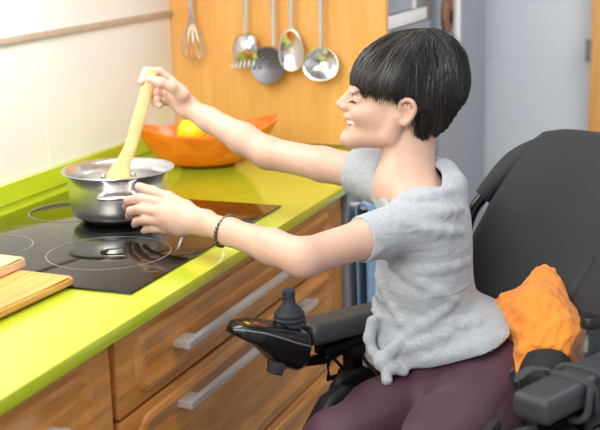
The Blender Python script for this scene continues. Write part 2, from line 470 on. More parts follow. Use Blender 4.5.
# saucepan
PC = np.array([1.028, .312, H+.0045])
pot = empty('saucepan', PC, 'shiny stainless steel saucepan with loop handles on the hob', 'pot')
out = [(0, 0), (.066, 0), (.074, .002), (.0795, .006), (.086, .010), (.0905, .016), (.0938, .03), (.0948, .05), (.0952, .07), (.0955, .086), (.099, .0905), (.1045, .0925), (.106, .0938), (.1055, .0952)]
inn = [(.1035, .0946), (.0985, .0925), (.0945, .089), (.094, .07), (.0936, .05), (.0925, .031), (.087, .017), (.07, .008), (0, .006)]
MB().lathe(out+inn, PC, 96).build('body', M['pan'], pot, auto=50)
vd = (PC-CAM)[:2]; vd = vd/np.linalg.norm(vd); side = np.array([vd[1], -vd[0]])
for sg in (-1, 1):
    q = lambda f, s_, z: (PC[0]+sg*f*vd[0]+s_*side[0], PC[1]+sg*f*vd[1]+s_*side[1], PC[2]+z)
    pts = catmull([q(.088, -.034, .062), q(.103, -.035, .062), q(.117, -.03, .063), q(.123, -.012, .064), q(.123, .012, .064), q(.117, .03, .063), q(.103, .035, .062), q(.088, .034, .062)], 6)
    hnd = MB().tube(pts, .0065, 12, flat=(.62, (0, 0, 1))).build('loop_handle', M['steel'], pot)
    for s_ in (-.036, .036):
        MB().ball(q(.0895, s_*.8, .062), .0055, 12).build('rivet', M['steel_b'], hnd)

# cutting boards (near left)
def board(name, label, corner, ex, ey, th, m, z):
    c = np.array([corner[0], corner[1], z]); cx = np.array([*ex, 0]); cy = np.array([*ey, 0])
    pts = [c+a*cx+b_*cy+np.array([0, 0, t*th]) for a in (0, 1) for b_ in (0, 1) for t in (0, 1)]
    return props(MB().hull(pts, .003, 3).build(name, m, auto=30), label, 'cutting board')
c0 = on(2, H, 75, 287)
board('cutting_board', 'yellow bamboo cutting board lying on the lime worktop under the paler board', c0, (-.33, .02), (.012, .24), .014, M['bamboo'], H+.0042)
c1 = on(2, H+.02, 27, 266)
board('cutting_board', 'thick pale wooden cutting board on top of the bamboo board', c1, (-.27, .012), (.01, .18), .017, M['pale_board'], H+.0184)

# fruit bowl: a long carved boat-shaped bowl, pointed at the ends
BC = np.array([1.56, .385, H]); bd = np.array([math.cos(math.radians(-55)), math.sin(math.radians(-55)), 0]); bn = np.array([-bd[1], bd[0], 0])
def bowl_pt(u, v, ins):
    a = 2*math.pi*u; ca, sa = math.cos(a), math.sin(a)
    la, lb = .168, .108
    ex = abs(ca)**1.25*math.copysign(1, ca)          # pointed ends
    r = v**.55 if not ins else v**.55
    prof = (.36+.64*v**.6)
    x = la*ex*prof*(1.0 if v > .0 else 1); y = lb*sa*prof
    z = .078*v**1.2 + .026*abs(ex)**3*v**2
    if ins: x *= .955; y *= .93; z = .008+z*.93
    return BC + bd*x + bn*y + np.array([0, 0, z])
b = MB()
for ins in (0, 1): b.grid(lambda u, v: bowl_pt(u, v, ins), 64, 12, True)
bmesh.ops.remove_doubles(b.b, verts=b.b.verts, dist=1e-5)
b.b.edges.ensure_lookup_table()
op = [e for e in b.b.edges if e.is_boundary]
top = [e for e in op if (e.verts[0].co.z > H+.05)]
bmesh.ops.bridge_loops(b.b, edges=top)
low = [e for e in b.b.edges if e.is_boundary]
bmesh.ops.holes_fill(b.b, edges=low, sides=0)
props(b.build('fruit_bowl', M['bowl'], auto=60), 'orange carved wooden fruit bowl on the worktop in front of the wooden cabinet side', 'bowl')
def fruit(name, label, cat, c, r, m, tip=True):
    o = empty(name, c, label, cat)
    d = Vector((.8, -.55, .1)).normalized()
    prof = [(0, -r*(1.22 if tip else .93))] if tip else [(0, -r*.93)]
    for i in range(1, 16):
        a = -math.pi/2+math.pi*i/16; prof.append((r*math.cos(a), r*math.sin(a)*1.04))
    prof.append((0, r*(1.2 if tip else .93)))
    MB().lathe(prof, c, 28, axis=d if tip else (0, .1, 1)).build('peel', m, o, auto=80)
    e = Vector(c)+(d if tip else Vector((0, .1, 1)).normalized())*r*(1.18 if tip else .93)
    MB().ball(e, .003, 8).build('stem_scar', M['bamboo'], o)
fruit('lemon', 'yellow lemon lying in the orange bowl', 'lemon', BC+bd*-.035+bn*-.002+np.array([0, 0, .078]), .034, M['lemon'])
fruit('orange', 'orange fruit beside the lemon in the wooden bowl', 'orange', BC+bd*.038+bn*-.005+np.array([0, 0, .066]), .034, M['apricot'], False)

# tall cabinet whose honey-coloured side carries the utensils
tc = empty('tall_cabinet', (PX+.3, .33, 0), 'tall honey coloured wooden cabinet side behind the hanging utensils', 'cabinet')
MB().box((PX, .045, H+.0005), (PX+.022, D-.001, 2.2), .001).build('side_panel', M['orange'], tc, auto=30)
YF = .1
MB().box((PX+.022, YF+.02, 0), (2.462, D-.001, 2.2)).build('body', M['fridge'], tc, auto=30)
zs = [on(1, YF, 405, y)[2] for y in (25, 12)]
od = MB().box((PX+.022, YF, .3), (2.455, YF+.02, zs[0]-.004), .003).build('lower_door', M['fridge'], tc)
MB().box((PX+.022, YF-.004, zs[0]), (2.40, YF+.02, zs[1]), .003).build('control_strip', M['white_pl'], tc)
ud = MB().box((PX+.022, YF, zs[1]+.003), (2.40, YF+.02, 2.1), .003).build('upper_door', M['glassy'], tc)
MB().box((2.255, YF-.006, zs[1]+.003), (2.285, YF+.002, 2.1), .002).build('door_edge', M['white_pl'], ud)
MB().box((2.405, YF-.002, zs[0]), (2.46, YF+.02, 2.1), .002).build('filler_strip', M['fridge_d'], tc)

# utensil rail just above the picture and the five hanging tools
rail = empty('utensil_rail', (PX-.03, .33, 1.36), 'steel utensil rail on the wooden cabinet side', 'rail')
b = MB().tube([(PX-.035, .1, 1.36), (PX-.035, .6, 1.36)], .006)
b.build('bar', M['steel_b'], rail)
for y in (.12, .58): MB().tube([(PX-.035, y, 1.36), (PX, y, 1.36)], .005).build('bracket', M['steel_b'], rail)
UX = PX-.035
def up_pt(x, y): return on(0, UX, x, y)
def hook(o, top):
    pts = [np.array(top)+np.array(d) for d in ((0, 0, -.002), (-.008, 0, .006), (-.011, 0, .02), (-.009, 0, .03), (0, 0, .034), (.009, 0, .03), (.01, 0, .022))]
    MB().tube(catmull(pts, 4), .002, 8).build('hook', M['steel_b'], o)
def tool(name, label, xt, xb, yb, w=.011):
    """empty + flat strap handle from the rail down to the head; returns the empty and the handle's lower end"""
    e = up_pt(xb, yb); top = np.array([UX, up_pt(xt, 0)[1], 1.33])
    o = empty(name, e, label, 'utensil', 'utensils hanging on the rail')
    MB().tube([top, top*.5+e*.5, e], [w*.5, w*.55, w*.42], 10, flat=(.4, (1, 0, 0))).build('handle', M['steel'], o)
    hook(o, top)
    return o, e
# whisk
e = up_pt(191, 12); top = np.array([UX, e[1]-.0, 1.33])
o = empty('whisk', e, 'wire whisk hanging leftmost on the wooden panel', 'utensil', 'utensils hanging on the rail')
MB().tube([top, e], [.006, .0065], 12).build('handle', M['steel'], o); hook(o, top)
wk = MB(); L = .098
for k in range(6):
    a = math.pi*k/6; pts = []
    prof = catmull([(.003, 0), (.009, -.028), (.02, -.056), (.0295, -.082), (.0285, -.102), (.016, -.115), (0, -.118)], 5)
    pts = [e+np.array([r_*math.cos(a), r_*math.sin(a), z_]) for r_, z_ in prof]+[e+np.array([-r_*math.cos(a), -r_*math.sin(a), z_]) for r_, z_ in prof[-2::-1]]
    wk.tube(pts, .0011, 6)
wk.build('wire', M['steel'], o)
# spaghetti server: scoop with prongs
o, e = tool('spaghetti_server', 'steel spaghetti server with pronged end beside the whisk', 247, 245, 36)
def scoop(u, v):
    a = (u-.5)*math.radians(150); r = .031*(.55+.45*math.sin(min(1, v*1.15+.18)*math.pi*.55))
    return e+np.array([-.006+.02*(1-math.cos(a))*1.0-.012*math.sin(v*math.pi), r*math.sin(a)*1.15, .004-.066*v])
MB().grid(scoop, 18, 14).build('bowl', M['steel'], o, solid=.0014)
pr = MB()
for i in range(7):
    s_ = (i-3)/3; p = e+np.array([-.004+.012*s_*s_, .031*s_, -.055+.012*s_*s_*0])
    pr.tube([p, p+np.array([-.004, .003*s_, -.014]), p+np.array([-.014, .006*s_, -.024])], [.0038, .0032, .0018], 8)
pr.build('prong', M['steel_b'], o)
# skimmer: perforated disc
o, e = tool('skimmer', 'flat round perforated steel skimmer between spaghetti server and serving spoon', 272, 274, 46)
c = up_pt(268, 65.5)+np.array([.004, 0, 0]); b = MB(); R0 = .045
def dish(p): return np.array([.004-.009*(1-(p[0]**2+p[1]**2)/R0**2), 0, 0])
holes = [(r*math.cos(2*math.pi*k/n+r*40), r*math.sin(2*math.pi*k/n+r*40)) for r, n in ((0, 1), (.0095, 6), (.019, 12), (.029, 18), (.038, 24)) for k in range(n)]
b.lathe([(0, 0), (.015, .0009), (.03, .0045), (R0, .0085), (R0+.001, .0078), (.03, .0032), (.015, -.0005), (0, -.0014)], c, 40, axis=(-1, 0, .12))
b.build('disc', M['skim'], o)
hb = MB()
for y, z in holes:
    rr = y*y+z*z; hb.lathe([(0, .0002), (.0026, .0002), (.0026, -.0006), (0, -.0006)], c+np.array([-.0012-.0085*rr/R0**2, y, z]), 8, axis=(-1, 0, .12))
props(hb.build('hole', M['black_mt'], o), None, None)
# serving spoon and ladle
def spoonbowl(e, rx, rz, depth, drop, tilt=0.0):
    def f(u, v):
        a = 2*math.pi*u; r = v
        z = rz*r*math.cos(a); y = rx*r*math.sin(a)*(1-.12*math.cos(a))
        return e+np.array([depth*(1-r**2)*1.0-.004+tilt*z, y, z-drop])
    return f
o, e = tool('serving_spoon', 'large steel serving spoon overlapping the skimmer', 291, 291, 30)
MB().grid(spoonbowl(e, .0325, .0525, .012, .05), 40, 10, True).build('bowl', M['steel'], o, solid=.0014)
o, e = tool('ladle', 'round steel soup ladle hanging rightmost', 321, 321, 49)
MB().grid(spoonbowl(e, .046, .040, .034, .036, .12), 40, 12, True).build('bowl', M['steel'], o, solid=.0014)

# refrigerator beyond the tall cabinet, plaque on its door, wooden door on the far wall
fr = empty('refrigerator', (2.76, .35, 0), 'tall blue grey refrigerator in the background behind the head', 'refrigerator')
MB().box((2.47, YF+.03, .02), (3.05, D-.002, 2.0), .004).build('body', M['fridge_d'], fr)
fd = MB().box((2.47, YF-.02, .05), (3.045, YF+.025, 1.99), .008, 3).build('door', M['fridge'], fr)
b = MB().tube([(2.535, YF-.055, .99), (2.535, YF-.055, 1.6)], .011)
for z in (1.0, 1.59): b.tube([(2.535, YF-.055, z), (2.535, YF-.01, z)], .009)
b.build('handle', M['white_pl'], fd)
p = on(1, YF-.024, 447, 14)
pl = empty('wall_plaque', p, 'small round brown wooden plaque on the refrigerator door', 'plaque')
MB().lathe([(0, -.007), (.052, -.007), (.056, -.003), (.056, .003), (.05, .006), (0, .006)], p-np.array([0, .004, 0]), 40, axis=(0, -1, 0)).build('disc', M['cork'], pl)
MB().lathe([(0, .0), (.02, .0), (.019, .01), (.012, .016), (0, .017)], p-np.array([-.02, .008, .008]), 24, axis=(0, -1, 0)).build('knob', M['black_pl'], pl)
yd = on(0, 3.1, 592, 60)[1]
MB_ = MB().box((3.06, yd-.09, 0), (3.1, yd, 2.1), .004).box((3.06, yd-.98, 2.03), (3.1, yd-.09, 2.1), .004)
props(MB_.build('trim_2', M['orange'], auto=30), kind='structure')
dw = props(MB().box((3.07, yd-.98, 0.005), (3.099, yd-.092, 2.028), .004).build('door_1', M['orange'], auto=30), kind='structure')
b = MB()
for z in (.995, 1.75): b.tube([(3.058, yd+.006, z-.035), (3.058, yd+.006, z+.035)], .009)
b.build('hinge', M['grey_pl'], dw)

# ================================================================== WHEELCHAIR
CO = np.array([.71, -.34]); CA = math.radians(156)
CF = np.array([math.cos(CA), math.sin(CA), 0]); CR = np.array([math.sin(CA), -math.cos(CA), 0])
def ch(f, r, z): return np.array([CO[0], CO[1], 0]) + f*CF + r*CR + np.array([0, 0, z])
CM = Matrix(((CF[0], CR[0], 0, CO[0]), (CF[1], CR[1], 0, CO[1]), (0, 0, 1, 0), (0, 0, 0, 1)))   # chair frame: x forward, y to her right
wc = empty('wheelchair', ch(-.2, 0, 0), 'black powered wheelchair with joystick in front of the oak drawers', 'wheelchair')
def cbuild(b, name, mat, parent=wc, **k): return b.move(CM).build(name, mat, parent, **k)
# backrest: padded contoured shell
ZB = [.56, .62, .68, .74, .80, .86, .92, .97, 1.005, 1.03, 1.045, 1.051]
WB = [.165, .185, .195, .201, .201, .191, .171, .151, .137, .126, .112, .08]
FB = [-.375, -.385, -.397, -.41, -.424, -.44, -.458, -.478, -.496, -.512, -.525, -.533]
def backf(u, v, side):
    z = .56+v*.491; w = np.interp(z, ZB, WB); f = np.interp(z, ZB, FB); r = (u*2-1)*w
    edge = abs(u*2-1)
    f = f + .025*edge**3*np.interp(z, [.56, .8, 1.05], [.6, 1, .2])      # wings come forward
    th = .032*(1-max(0, (edge-.86)/.14)**2*.85)*(1-max(0, (v-.94)/.06)**2*.8)
    if side:                                                             # padding seams on the front
        f += .010*math.exp(-(r/.13)**2)*math.exp(-((z-.72)/.1)**2)
        s1 = abs(r-(.16-.0-.25*(0.93-z))) if .8 < z < .93 else 1
        f -= .004*math.exp(-(s1/.004)**2)
        s2 = abs(abs(r+.06)-.085-.2*(z-.72)**2*10) if z < .86 else 1
        f -= .003*math.exp(-(s2/.004)**2)
    return (f+(th if side else -th), -r, z)
b = MB(); nu, nv = 90, 80
g0 = [[b.b.verts.new(backf(i/(nu-1), j/(nv-1), 1)) for j in range(nv)] for i in range(nu)]
g1 = [[b.b.verts.new(backf(i/(nu-1), j/(nv-1), 0)) for j in range(nv)] for i in range(nu)]
for i in range(nu-1):
    for j in range(nv-1):
        b.b.faces.new((g0[i][j], g0[i+1][j], g0[i+1][j+1], g0[i][j+1])); b.b.faces.new((g1[i][j], g1[i][j+1], g1[i+1][j+1], g1[i+1][j]))
for i in range(nu-1):
    b.b.faces.new((g0[i][0], g1[i][0], g1[i+1][0], g0[i+1][0])); b.b.faces.new((g0[i][-1], g0[i+1][-1], g1[i+1][-1], g1[i][-1]))
for j in range(nv-1):
    b.b.faces.new((g0[0][j], g0[0][j+1], g1[0][j+1], g1[0][j])); b.b.faces.new((g0[-1][j], g1[-1][j], g1[-1][j+1], g0[-1][j+1]))
cbuild(b, 'backrest', M['backpad'], auto=70)
# side tubes with foam sleeves
for sg in (1, -1):
    pts = catmull([(-.505, sg*.105, 1.022), (-.483, sg*.15, .99), (-.452, sg*.186, .935), (-.43, sg*.203, .90), (-.414, sg*.208, .85), (-.41, sg*.205, .79), (-.41, sg*.2, .70), (-.41, sg*.19, .55)], 8)
    t = cbuild(MB().tube(pts, .011, 14), 'back_post', M['black_gl'])
    cbuild(MB().tube(pts[:19], [.017+.004*math.sin(i/18*math.pi) for i in range(19)], 16), 'foam_sleeve', M['rubber'], parent=t)
# seat
b = MB().box((-.40, -.215, .47), (.12, .215, .555), .03, 4)
cbuild(b, 'seat_cushion', M['nylon'])
cbuild(MB().box((-.40, -.2, .40), (.1, .2, .47), .01), 'seat_frame', M['black_mt'])
# thigh guard beside her right leg (rounded black fin)
def guard(u, v):
    a = u*math.pi; f = -.115-.06*math.copysign(abs(math.cos(a))**.7, math.cos(a)); z = .56+(.122*math.sin(a)**.4)*v
    return (f, .207+.008*math.sin(v*2.6), z)
cbuild(MB().grid(guard, 28, 10), 'thigh_guard', M['black_pl'], solid=.014)
bb = MB()
def bolster(u, v):
    f = np.interp(v, [0, .15, .5, .75, .92, 1], [-.12, -.115, -.075, -.035, .002, .018]); top = np.interp(v, [0, .15, .5, .75, .92, 1], [.635, .655, .672, .662, .62, .57])
    a = 2*math.pi*u; zc = (top+.5)/2; c, s_ = math.cos(a), math.sin(a)
    return (f, .2+.022*math.copysign(abs(c)**.7, c), zc+(top-zc)*math.copysign(abs(s_)**.5, s_))
bb.grid(bolster, 28, 24, True); bmesh.ops.holes_fill(bb.b, edges=[e for e in bb.b.edges if e.is_boundary], sides=0)
cbuild(bb, 'seat_bolster', M['black_pl'], auto=60)
# armrests
for sg in (1, -1):
    rr = .225*sg
    f0, f1 = (-.012 if sg > 0 else 0, -.31)
    tilt = 0
    tm = Matrix.Translation((f0, rr, .785)) @ Matrix.Rotation(math.radians(-4.5 if sg > 0 else 0), 4, 'Y') @ Matrix.Translation((-f0, -rr, -.785))
    pad = MB().box((f1, rr-.031, .749 if sg < 0 else .753), (f0, rr+.031, .789), .014, 5, mat=tm)
    ar = cbuild(pad, 'armrest', M['vinyl'])
    bb = MB().box((f1+.02, rr-.015, .722), (f0-.04, rr+.015, .738), .003)
    bb.box((-.16, rr-.02, .706), (-.105, rr+.02, .726), .004)
    bb.box((-.143, rr-.012, .42), (-.117, rr+.012, .708), .003)
    bb.tube([(-.105, rr, .716), (-.07, rr, .709), (-.07, rr, .676), (-.115, rr, .672)], .005, 8)
    cbuild(bb, 'bracket', M['black_mt'], parent=ar)
    kn = MB()
    for f, z in ((-.145, .716), (-.13, .664), (-.095, .735)): kn.lathe([(0, -.012), (.007, -.012), (.007, .012), (0, .012)], (f, rr+.018, z), 12, axis=(0, 1, 0))
    kn.tube(catmull([(-.19, rr+.012, .73), (-.17, rr+.03, .69), (-.14, rr+.03, .67), (-.1, rr+.02, .7), (-.07, rr+.02, .715)], 5), .0035, 8)
    cbuild(kn, 'clamp', M['black_gl'], parent=ar)
    st = MB().hull([(-.16, rr-.016, .725), (-.16, rr+.016, .725), (-.13, rr-.016, .735), (-.13, rr+.016, .735), (-.37, rr-.016, .45), (-.37, rr+.016, .45), (-.33, rr-.016, .44), (-.33, rr+.016, .44)], .004)
    cbuild(st, 'armrest_strut', M['black_mt'], parent=ar)
# joystick controller ahead of the right armrest
def podring(t):
    # t 0 rear .. 1 nose : (half width, top z, bottom z)
    w = np.interp(t, [0, .08, .35, .7, .9, 1], [.03, .038, .041, .036, .026, .008])
    zt = np.interp(t, [0, .06, .3, .7, .92, 1], [.772, .781, .783, .778, .770, .760])
    zb = np.interp(t, [0, .1, .3, .45, .7, .9, 1], [.718, .714, .716, .728, .742, .748, .752])
    return w, zt, zb
pf0, pf1 = .012, .185
def pod(u, v):
    w, zt, zb = podring(v); a = 2*math.pi*u
    c, s_ = math.cos(a), math.sin(a); ex = .55
    y = w*math.copysign(abs(c)**ex, c); zc = (zt+zb)/2; z = zc+(zt-zb)/2*math.copysign(abs(s_)**ex, s_)
    return (pf0+(pf1-pf0)*v, .222+y, z)
pr0, pr1 = at(301, 346, 1.945), at(228, 332, 1.865)
PXv = (pr1-pr0)/np.linalg.norm(pr1-pr0); PYv = np.cross(PXv, [0, 0, 1.0]); PYv /= np.linalg.norm(PYv); PZv = np.cross(PYv, PXv)
psc = np.linalg.norm(pr1-pr0)/(pf1-pf0)
PM = Matrix(((PXv[0], PYv[0], PZv[0], pr0[0]), (PXv[1], PYv[1], PZv[1], pr0[1]), (PXv[2], PYv[2], PZv[2], pr0[2]), (0, 0, 0, 1))) @ Matrix.Diagonal((psc, 1, 1, 1)) @ Matrix.Translation((-pf0, -.222, -.752))
def pbuild(b, name, mat, parent, **k): return b.move(PM).build(name, mat, parent, **k)
b = MB().grid(pod, 40, 40, True)
bmesh.ops.holes_fill(b.b, edges=[e for e in b.b.edges if e.is_boundary], sides=0)
jc = pbuild(b, 'joystick_controller', M['black_gl'], wc, auto=60)
seam = []
for v in np.linspace(.02, .985, 30):
    w, zt, zb = podring(v); seam.append((pf0+(pf1-pf0)*v, .222-w*1.005, zt-.30*(zt-zb)))
pbuild(MB().tube(seam, .0013, 6), 'seam_line', M['grey_pl'], jc)
b = MB()
jx, jy = .052, .222
bel = [(0, .77), (.026, .78), (.027, .785), (.024, .7885), (.0255, .792), (.0265, .7955), (.0235, .799), (.0245, .8025), (.025, .805), (.021, .811), (.0165, .818), (.0125, .8225), (.0105, .828), (.0098, .838), (.0105, .846), (.0098, .852), (.006, .8555), (0, .8565)]
b.lathe([(r_, .772+(z_-.77)*.8) for r_, z_ in bel], (jx, jy, 0), 32)
jb = PM @ Vector((jx, jy, .781)); b.move(Matrix.Translation(jb-Vector((jx, jy, .779)))).build('joystick', M['rubber'], jc)
for f, r_, m in [(.115, .207, 'rubber'), (.115, .236, 'rubber'), (.138, .208, 'red_pl'), (.138, .232, 'rubber'), (.155, .213, 'yel_pl'), (.092, .204, 'rubber')]:
    pbuild(MB().box((f-.004, r_-.006, .772), (f+.004, r_+.006, np.interp((f-pf0)/(pf1-pf0), [.3, .7, .92], [.7842, .7787, .7706])), .0015), 'button', M[m], jc)
b = MB().box((.07, .18, .706), (.096, .2, .726), .003)
pbuild(b, 'charging_socket', M['vinyl'], jc)
cbuild(MB().hull([(-.06, .217, .706), (-.06, .231, .706), (-.06, .217, .722), (-.06, .231, .722), (.05, .232, .722), (.05, .246, .722), (.05, .232, .738), (.05, .246, .738)], .002), 'mounting_bar', M['black_mt'], parent=jc)
# base, wheels, footplate (below the picture)
cbuild(MB().box((-.42, -.17, .12), (.05, .17, .36), .04, 3).box((-.25, -.06, .34), (-.1, .06, .41)), 'power_base', M['black_gl'])
for f, R_, w in ((-.32, .165, .06), (.12, .1, .045)):
    for sg in (1, -1):
        b = MB(); prof = [(R_*.55, -w*.5), (R_*.9, -w*.5), (R_, -w*.3), (R_, w*.3), (R_*.9, w*.5), (R_*.55, w*.5)]
        b.lathe(prof, (f, sg*.25, R_), 36, axis=(0, 1, 0), closed=True)
        w_ = cbuild(b, 'wheel', M['rubber'])
        cbuild(MB().lathe([(0, -w*.35), (R_*.56, -w*.35), (R_*.56, w*.35), (0, w*.35)], (f, sg*.25, R_), 24, axis=(0, 1, 0)).tube([(f, sg*.15, R_), (f, sg*.25, R_)], .012), 'hub', M['grey_pl'], parent=w_)
cbuild(MB().box((.02, -.04, .36), (.1, .04, .46), .005).hull([(.04, -.03, .4), (.04, .03, .4), (.1, -.03, .42), (.1, .03, .42), (.27, -.03, .14), (.27, .03, .14), (.32, -.03, .15), (.32, .03, .15)], .004), 'leg_hanger', M['black_mt'])
cbuild(MB().box((.24, -.19, .115), (.48, .19, .13), .005), 'footplate', M['black_pl'])

# strap wound round the near armrest, bag hanging below it
sb = props(None or bpy.data.objects.new('tmp', None), None) if False else None
stp = empty('strap', ch(-.1, -.225, .785), 'black webbing strap wound around the near armrest pad', 'strap')
b = MB()
for k, f in enumerate((-.088, -.104, -.12)):
    off = .002+.0015*k; pts = []
    for i in range(40):
        a = 2*math.pi*i/40; c, s_ = math.cos(a), math.sin(a)
        pts.append((f+.012*s_*(1 if k % 2 else -1), -.225+(.036+off)*math.copysign(abs(c)**.45, c), .761+(.024+off)*math.copysign(abs(s_)**.45, s_)))
    b.tube(pts, .0052, 8, closed=True)
b.move(CM).build('loop', M['strap'], stp)
def ribbon(b, pts, w, ax, th=.0018):
    b.tube(catmull(pts, 8), w, 8, flat=(th/w, ax)); return b
b = MB(); ribbon(b, [(-.095, -.19, .792), (-.07, -.178, .797), (-.055, -.172, .79), (-.04, -.168, .785)], .009, (0, 0, 1))
ribbon(b, [(-.045, -.17, .772), (-.04, -.168, .79), (-.036, -.17, .802)], .007, (0, 1, 0))
b.move(CM).build('tail', M['strap'], stp)
bag = empty('bag', ch(-.06, -.21, .6), 'dark grey strappy bag bunched below the front of the near armrest', 'bag')
b = MB()
for (f, r_, z, R_, sq) in ((-.03, -.205, .69, .046, (1.1, .9, .75)), (.0, -.18, .68, .036, (1.2, .7, .8)), (-.1, -.215, .68, .046, (1.2, .8, .8)), (-.05, -.2, .635, .056, (1.2, .8, 1))):
    b.ball((f, r_, z), R_, 28, sq)
o = b.move(CM).build('pouch', M['strap'], bag)
b = MB()
for dz, dr in ((0, 0), (.012, .012), (-.014, .004)):
    b.tube(catmull([(-.13, -.27, .70+dz), (-.06, -.272-dr, .715+dz), (.0, -.255-dr, .722+dz), (.035, -.22, .715+dz), (.03, -.175, .705+dz), (-.02, -.155, .71+dz)], 8), .009, 8)
b.move(CM).build('bag_strap', M['nylon'], bag)

# things lying in the seat
BO = at(589, 345, 1.885); BO[2] = .5565
bot = empty('water_bottle', BO, 'clear plastic water bottle with dark cap at the right edge behind the armrest', 'bottle')
hb = .252
prof = [(r_*1.12, h_) for r_, h_ in [(0, .003), (.022, .0), (.027, .004), (.0285, .02), (.0275, .05), (.0285, .08), (.0275, .12), (.0285, .15), (.0285, .185), (.0265, .2), (.02, .216), (.0135, .228), (.0125, .24)]]
MB().lathe(prof+[(r-.0012, h) for r, h in prof[:0:-1] if r > .003]+[(0, .0045)], BO, 40).build('body', M['clear'], bot, auto=60)
MB().lathe([(0, .236), (.0148, .236), (.015, .238), (.015, .251), (.0135, .2535), (0, .254)], BO, 28).build('cap', M['black_pl'], bot)

def crumple(P, s=1.0):
    x, y, z = P[:, 0]*s, P[:, 1]*s, P[:, 2]*s
    wx = x+.02*np.sin(31*y+5)+.012*np.sin(47*z); wy = y+.02*np.sin(37*z+1)+.012*np.sin(53*x); wz = z+.02*np.sin(29*x+2)
    a = 1-np.abs(np.sin(44*wx+23*wy+17*wz)); b_ = 1-np.abs(np.sin(61*wy-38*wz+13*wx)); c = 1-np.abs(np.sin(97*wz+51*wx-60*wy))
    return .5*a+.35*b_+.25*c
f = SDF(at(530, 310, 2.05)-np.array([.17, .17, .23]), at(530, 310, 2.05)+np.array([.17, .17, .12]), .003)
f.chain([at(549, 272, 2.06), at(545, 290, 2.04), at(540, 318, 2.0)], [.013, .026, .046], .03)
f.chain([at(488, 307, 2.08), at(508, 308, 2.05), at(535, 318, 2.0)], [.006, .018, .042], .03)
f.chain([at(556, 305, 2.02), at(564, 327, 1.99), at(567, 352, 1.965)], [.014, .018, .02], .025)
f.chain([at(540, 318, 2.0), at(548, 345, 1.96), at(540, 372, 1.95)], [.046, .045, .046], .03)
f.chain([at(515, 322, 2.04), at(520, 345, 2.03)], [.02, .03], .03)
f.warp(lambda P: .005-.009*crumple(P, .9)-.007*crumple(P[:, [1, 0, 2]], 1.9))
f.half((0, 0, .557), (0, 0, -1))
me, _, _ = mesh_np('crumpled_cloth', [f.mesh('c')])
props(link('crumpled_cloth', me, M['orange_cloth']), 'crumpled orange cloth stuffed between her hip and the wheelchair backrest', 'cloth')
f = SDF(at(545, 370, 1.88)-np.array([.12, .12, .2]), at(545, 370, 1.88)+np.array([.12, .12, .1]), .003)
c = at(546, 362, 1.885)
f.ell(c+np.array([0, 0, -.012]), (.034, .036, .032), None, .02); f.cone(c+np.array([0, 0, -.03]), (c[0], c[1], .585), .034, .032, .03)
f.warp(lambda P: .002-.006*crumple(P, .7)); f.half((0, 0, .557), (0, 0, -1))
me, _, _ = mesh_np('cloth_bundle', [f.mesh('c')])
props(link('cloth_bundle', me, M['nylon']), 'black bundled cloth standing between the orange cloth and the near armrest', 'cloth')

# ================================================================== WOMAN
V0 = sight(405, 108).copy(); V0[2] = 0; V0 /= np.linalg.norm(V0)
HY = -V0; HZ = np.array([0, 0, 1.0]); HX = np.cross(HY, HZ)            # head axes: face, her left, up
EAR = at(405, 108, 1.965); HC = EAR - HY*.07 - HZ*.009
HA = np.array([HX, HY, HZ])
def hd(x, y, z): return HC + (HX*x + HY*y + HZ*z)*.001*1.0
A1 = np.array([RT[0], RT[1], 0]); A1 /= np.linalg.norm(A1); A2 = np.array([FW[0], FW[1], 0]); A2 /= np.linalg.norm(A2)
TA = np.array([A1, A2, [0, 0, 1.0]])
woman = empty('woman', ch(-.24, .09, .56), 'woman with short dark hair in a grey t-shirt stirring the saucepan from the wheelchair', 'person')

J = dict(Ls=at(424, 220, 1.94), Le=at(303, 258, 1.82), Lw=at(205, 223, 1.99), Rs=at(380, 176, 2.14), Re=at(268, 153, 2.25), Rw=at(187, 107, 2.32),
         neck=at(405, 187, 2.03), chest=at(422, 235, 2.03), belly=at(430, 305, 2.06), pelvis=at(455, 378, 2.06),
         Rh=at(425, 387, 2.09), Lh=at(493, 400, 2.0), Rk=at(336, 443, 1.86), Lk=at(400, 490, 1.66))
def mix(a, b, t): return a*(1-t)+b*t

def torso(f, o, k=.03):
    """shared by body (o < 0) and shirt"""
    f.ell(at(430, 205, 2.04), (.058+o, .105+o, .052+o), TA, k)
    f.ell(at(425, 235, 2.03), (.076+o, .125+o, .07+o), TA, k)
    f.ell(at(424, 275, 2.04), (.080+o, .12+o, .08+o), TA, k)
    f.ell(at(428, 315, 2.06), (.090+o, .125+o, .07+o), TA, k)

lo = np.array([.60, -.52, .56]); hi = np.array([1.24, .34, 1.27])
B = SDF(lo, hi, .0023)
# torso, neck, shoulders
torso(B, -.012)
B.cone(at(440, 340, 2.07), at(450, 360, 2.07), .095, .1, .03)
B.cone(hd(-12, 0, -24), J['neck'], .043, .046, .02)
B.cone(J['neck'], at(428, 215, 2.03), .045, .055, .03)
B.cone(J['neck'], J['Ls'], .038, .036, .03); B.cone(J['neck'], J['Rs'], .027, .032, .02)
# arms
B.chain([J['Ls'], mix(J['Ls'], J['Le'], .5), J['Le'], mix(J['Le'], J['Lw'], .3), mix(J['Le'], J['Lw'], .72), J['Lw']], [.035, .0305, .029, .0275, .0215, .0185], .012)
B.chain([J['Rs'], mix(J['Rs'], J['Re'], .5), J['Re'], mix(J['Re'], J['Rw'], .3), mix(J['Re'], J['Rw'], .72), J['Rw']], [.034, .031, .0295, .029, .0225, .019], .012)
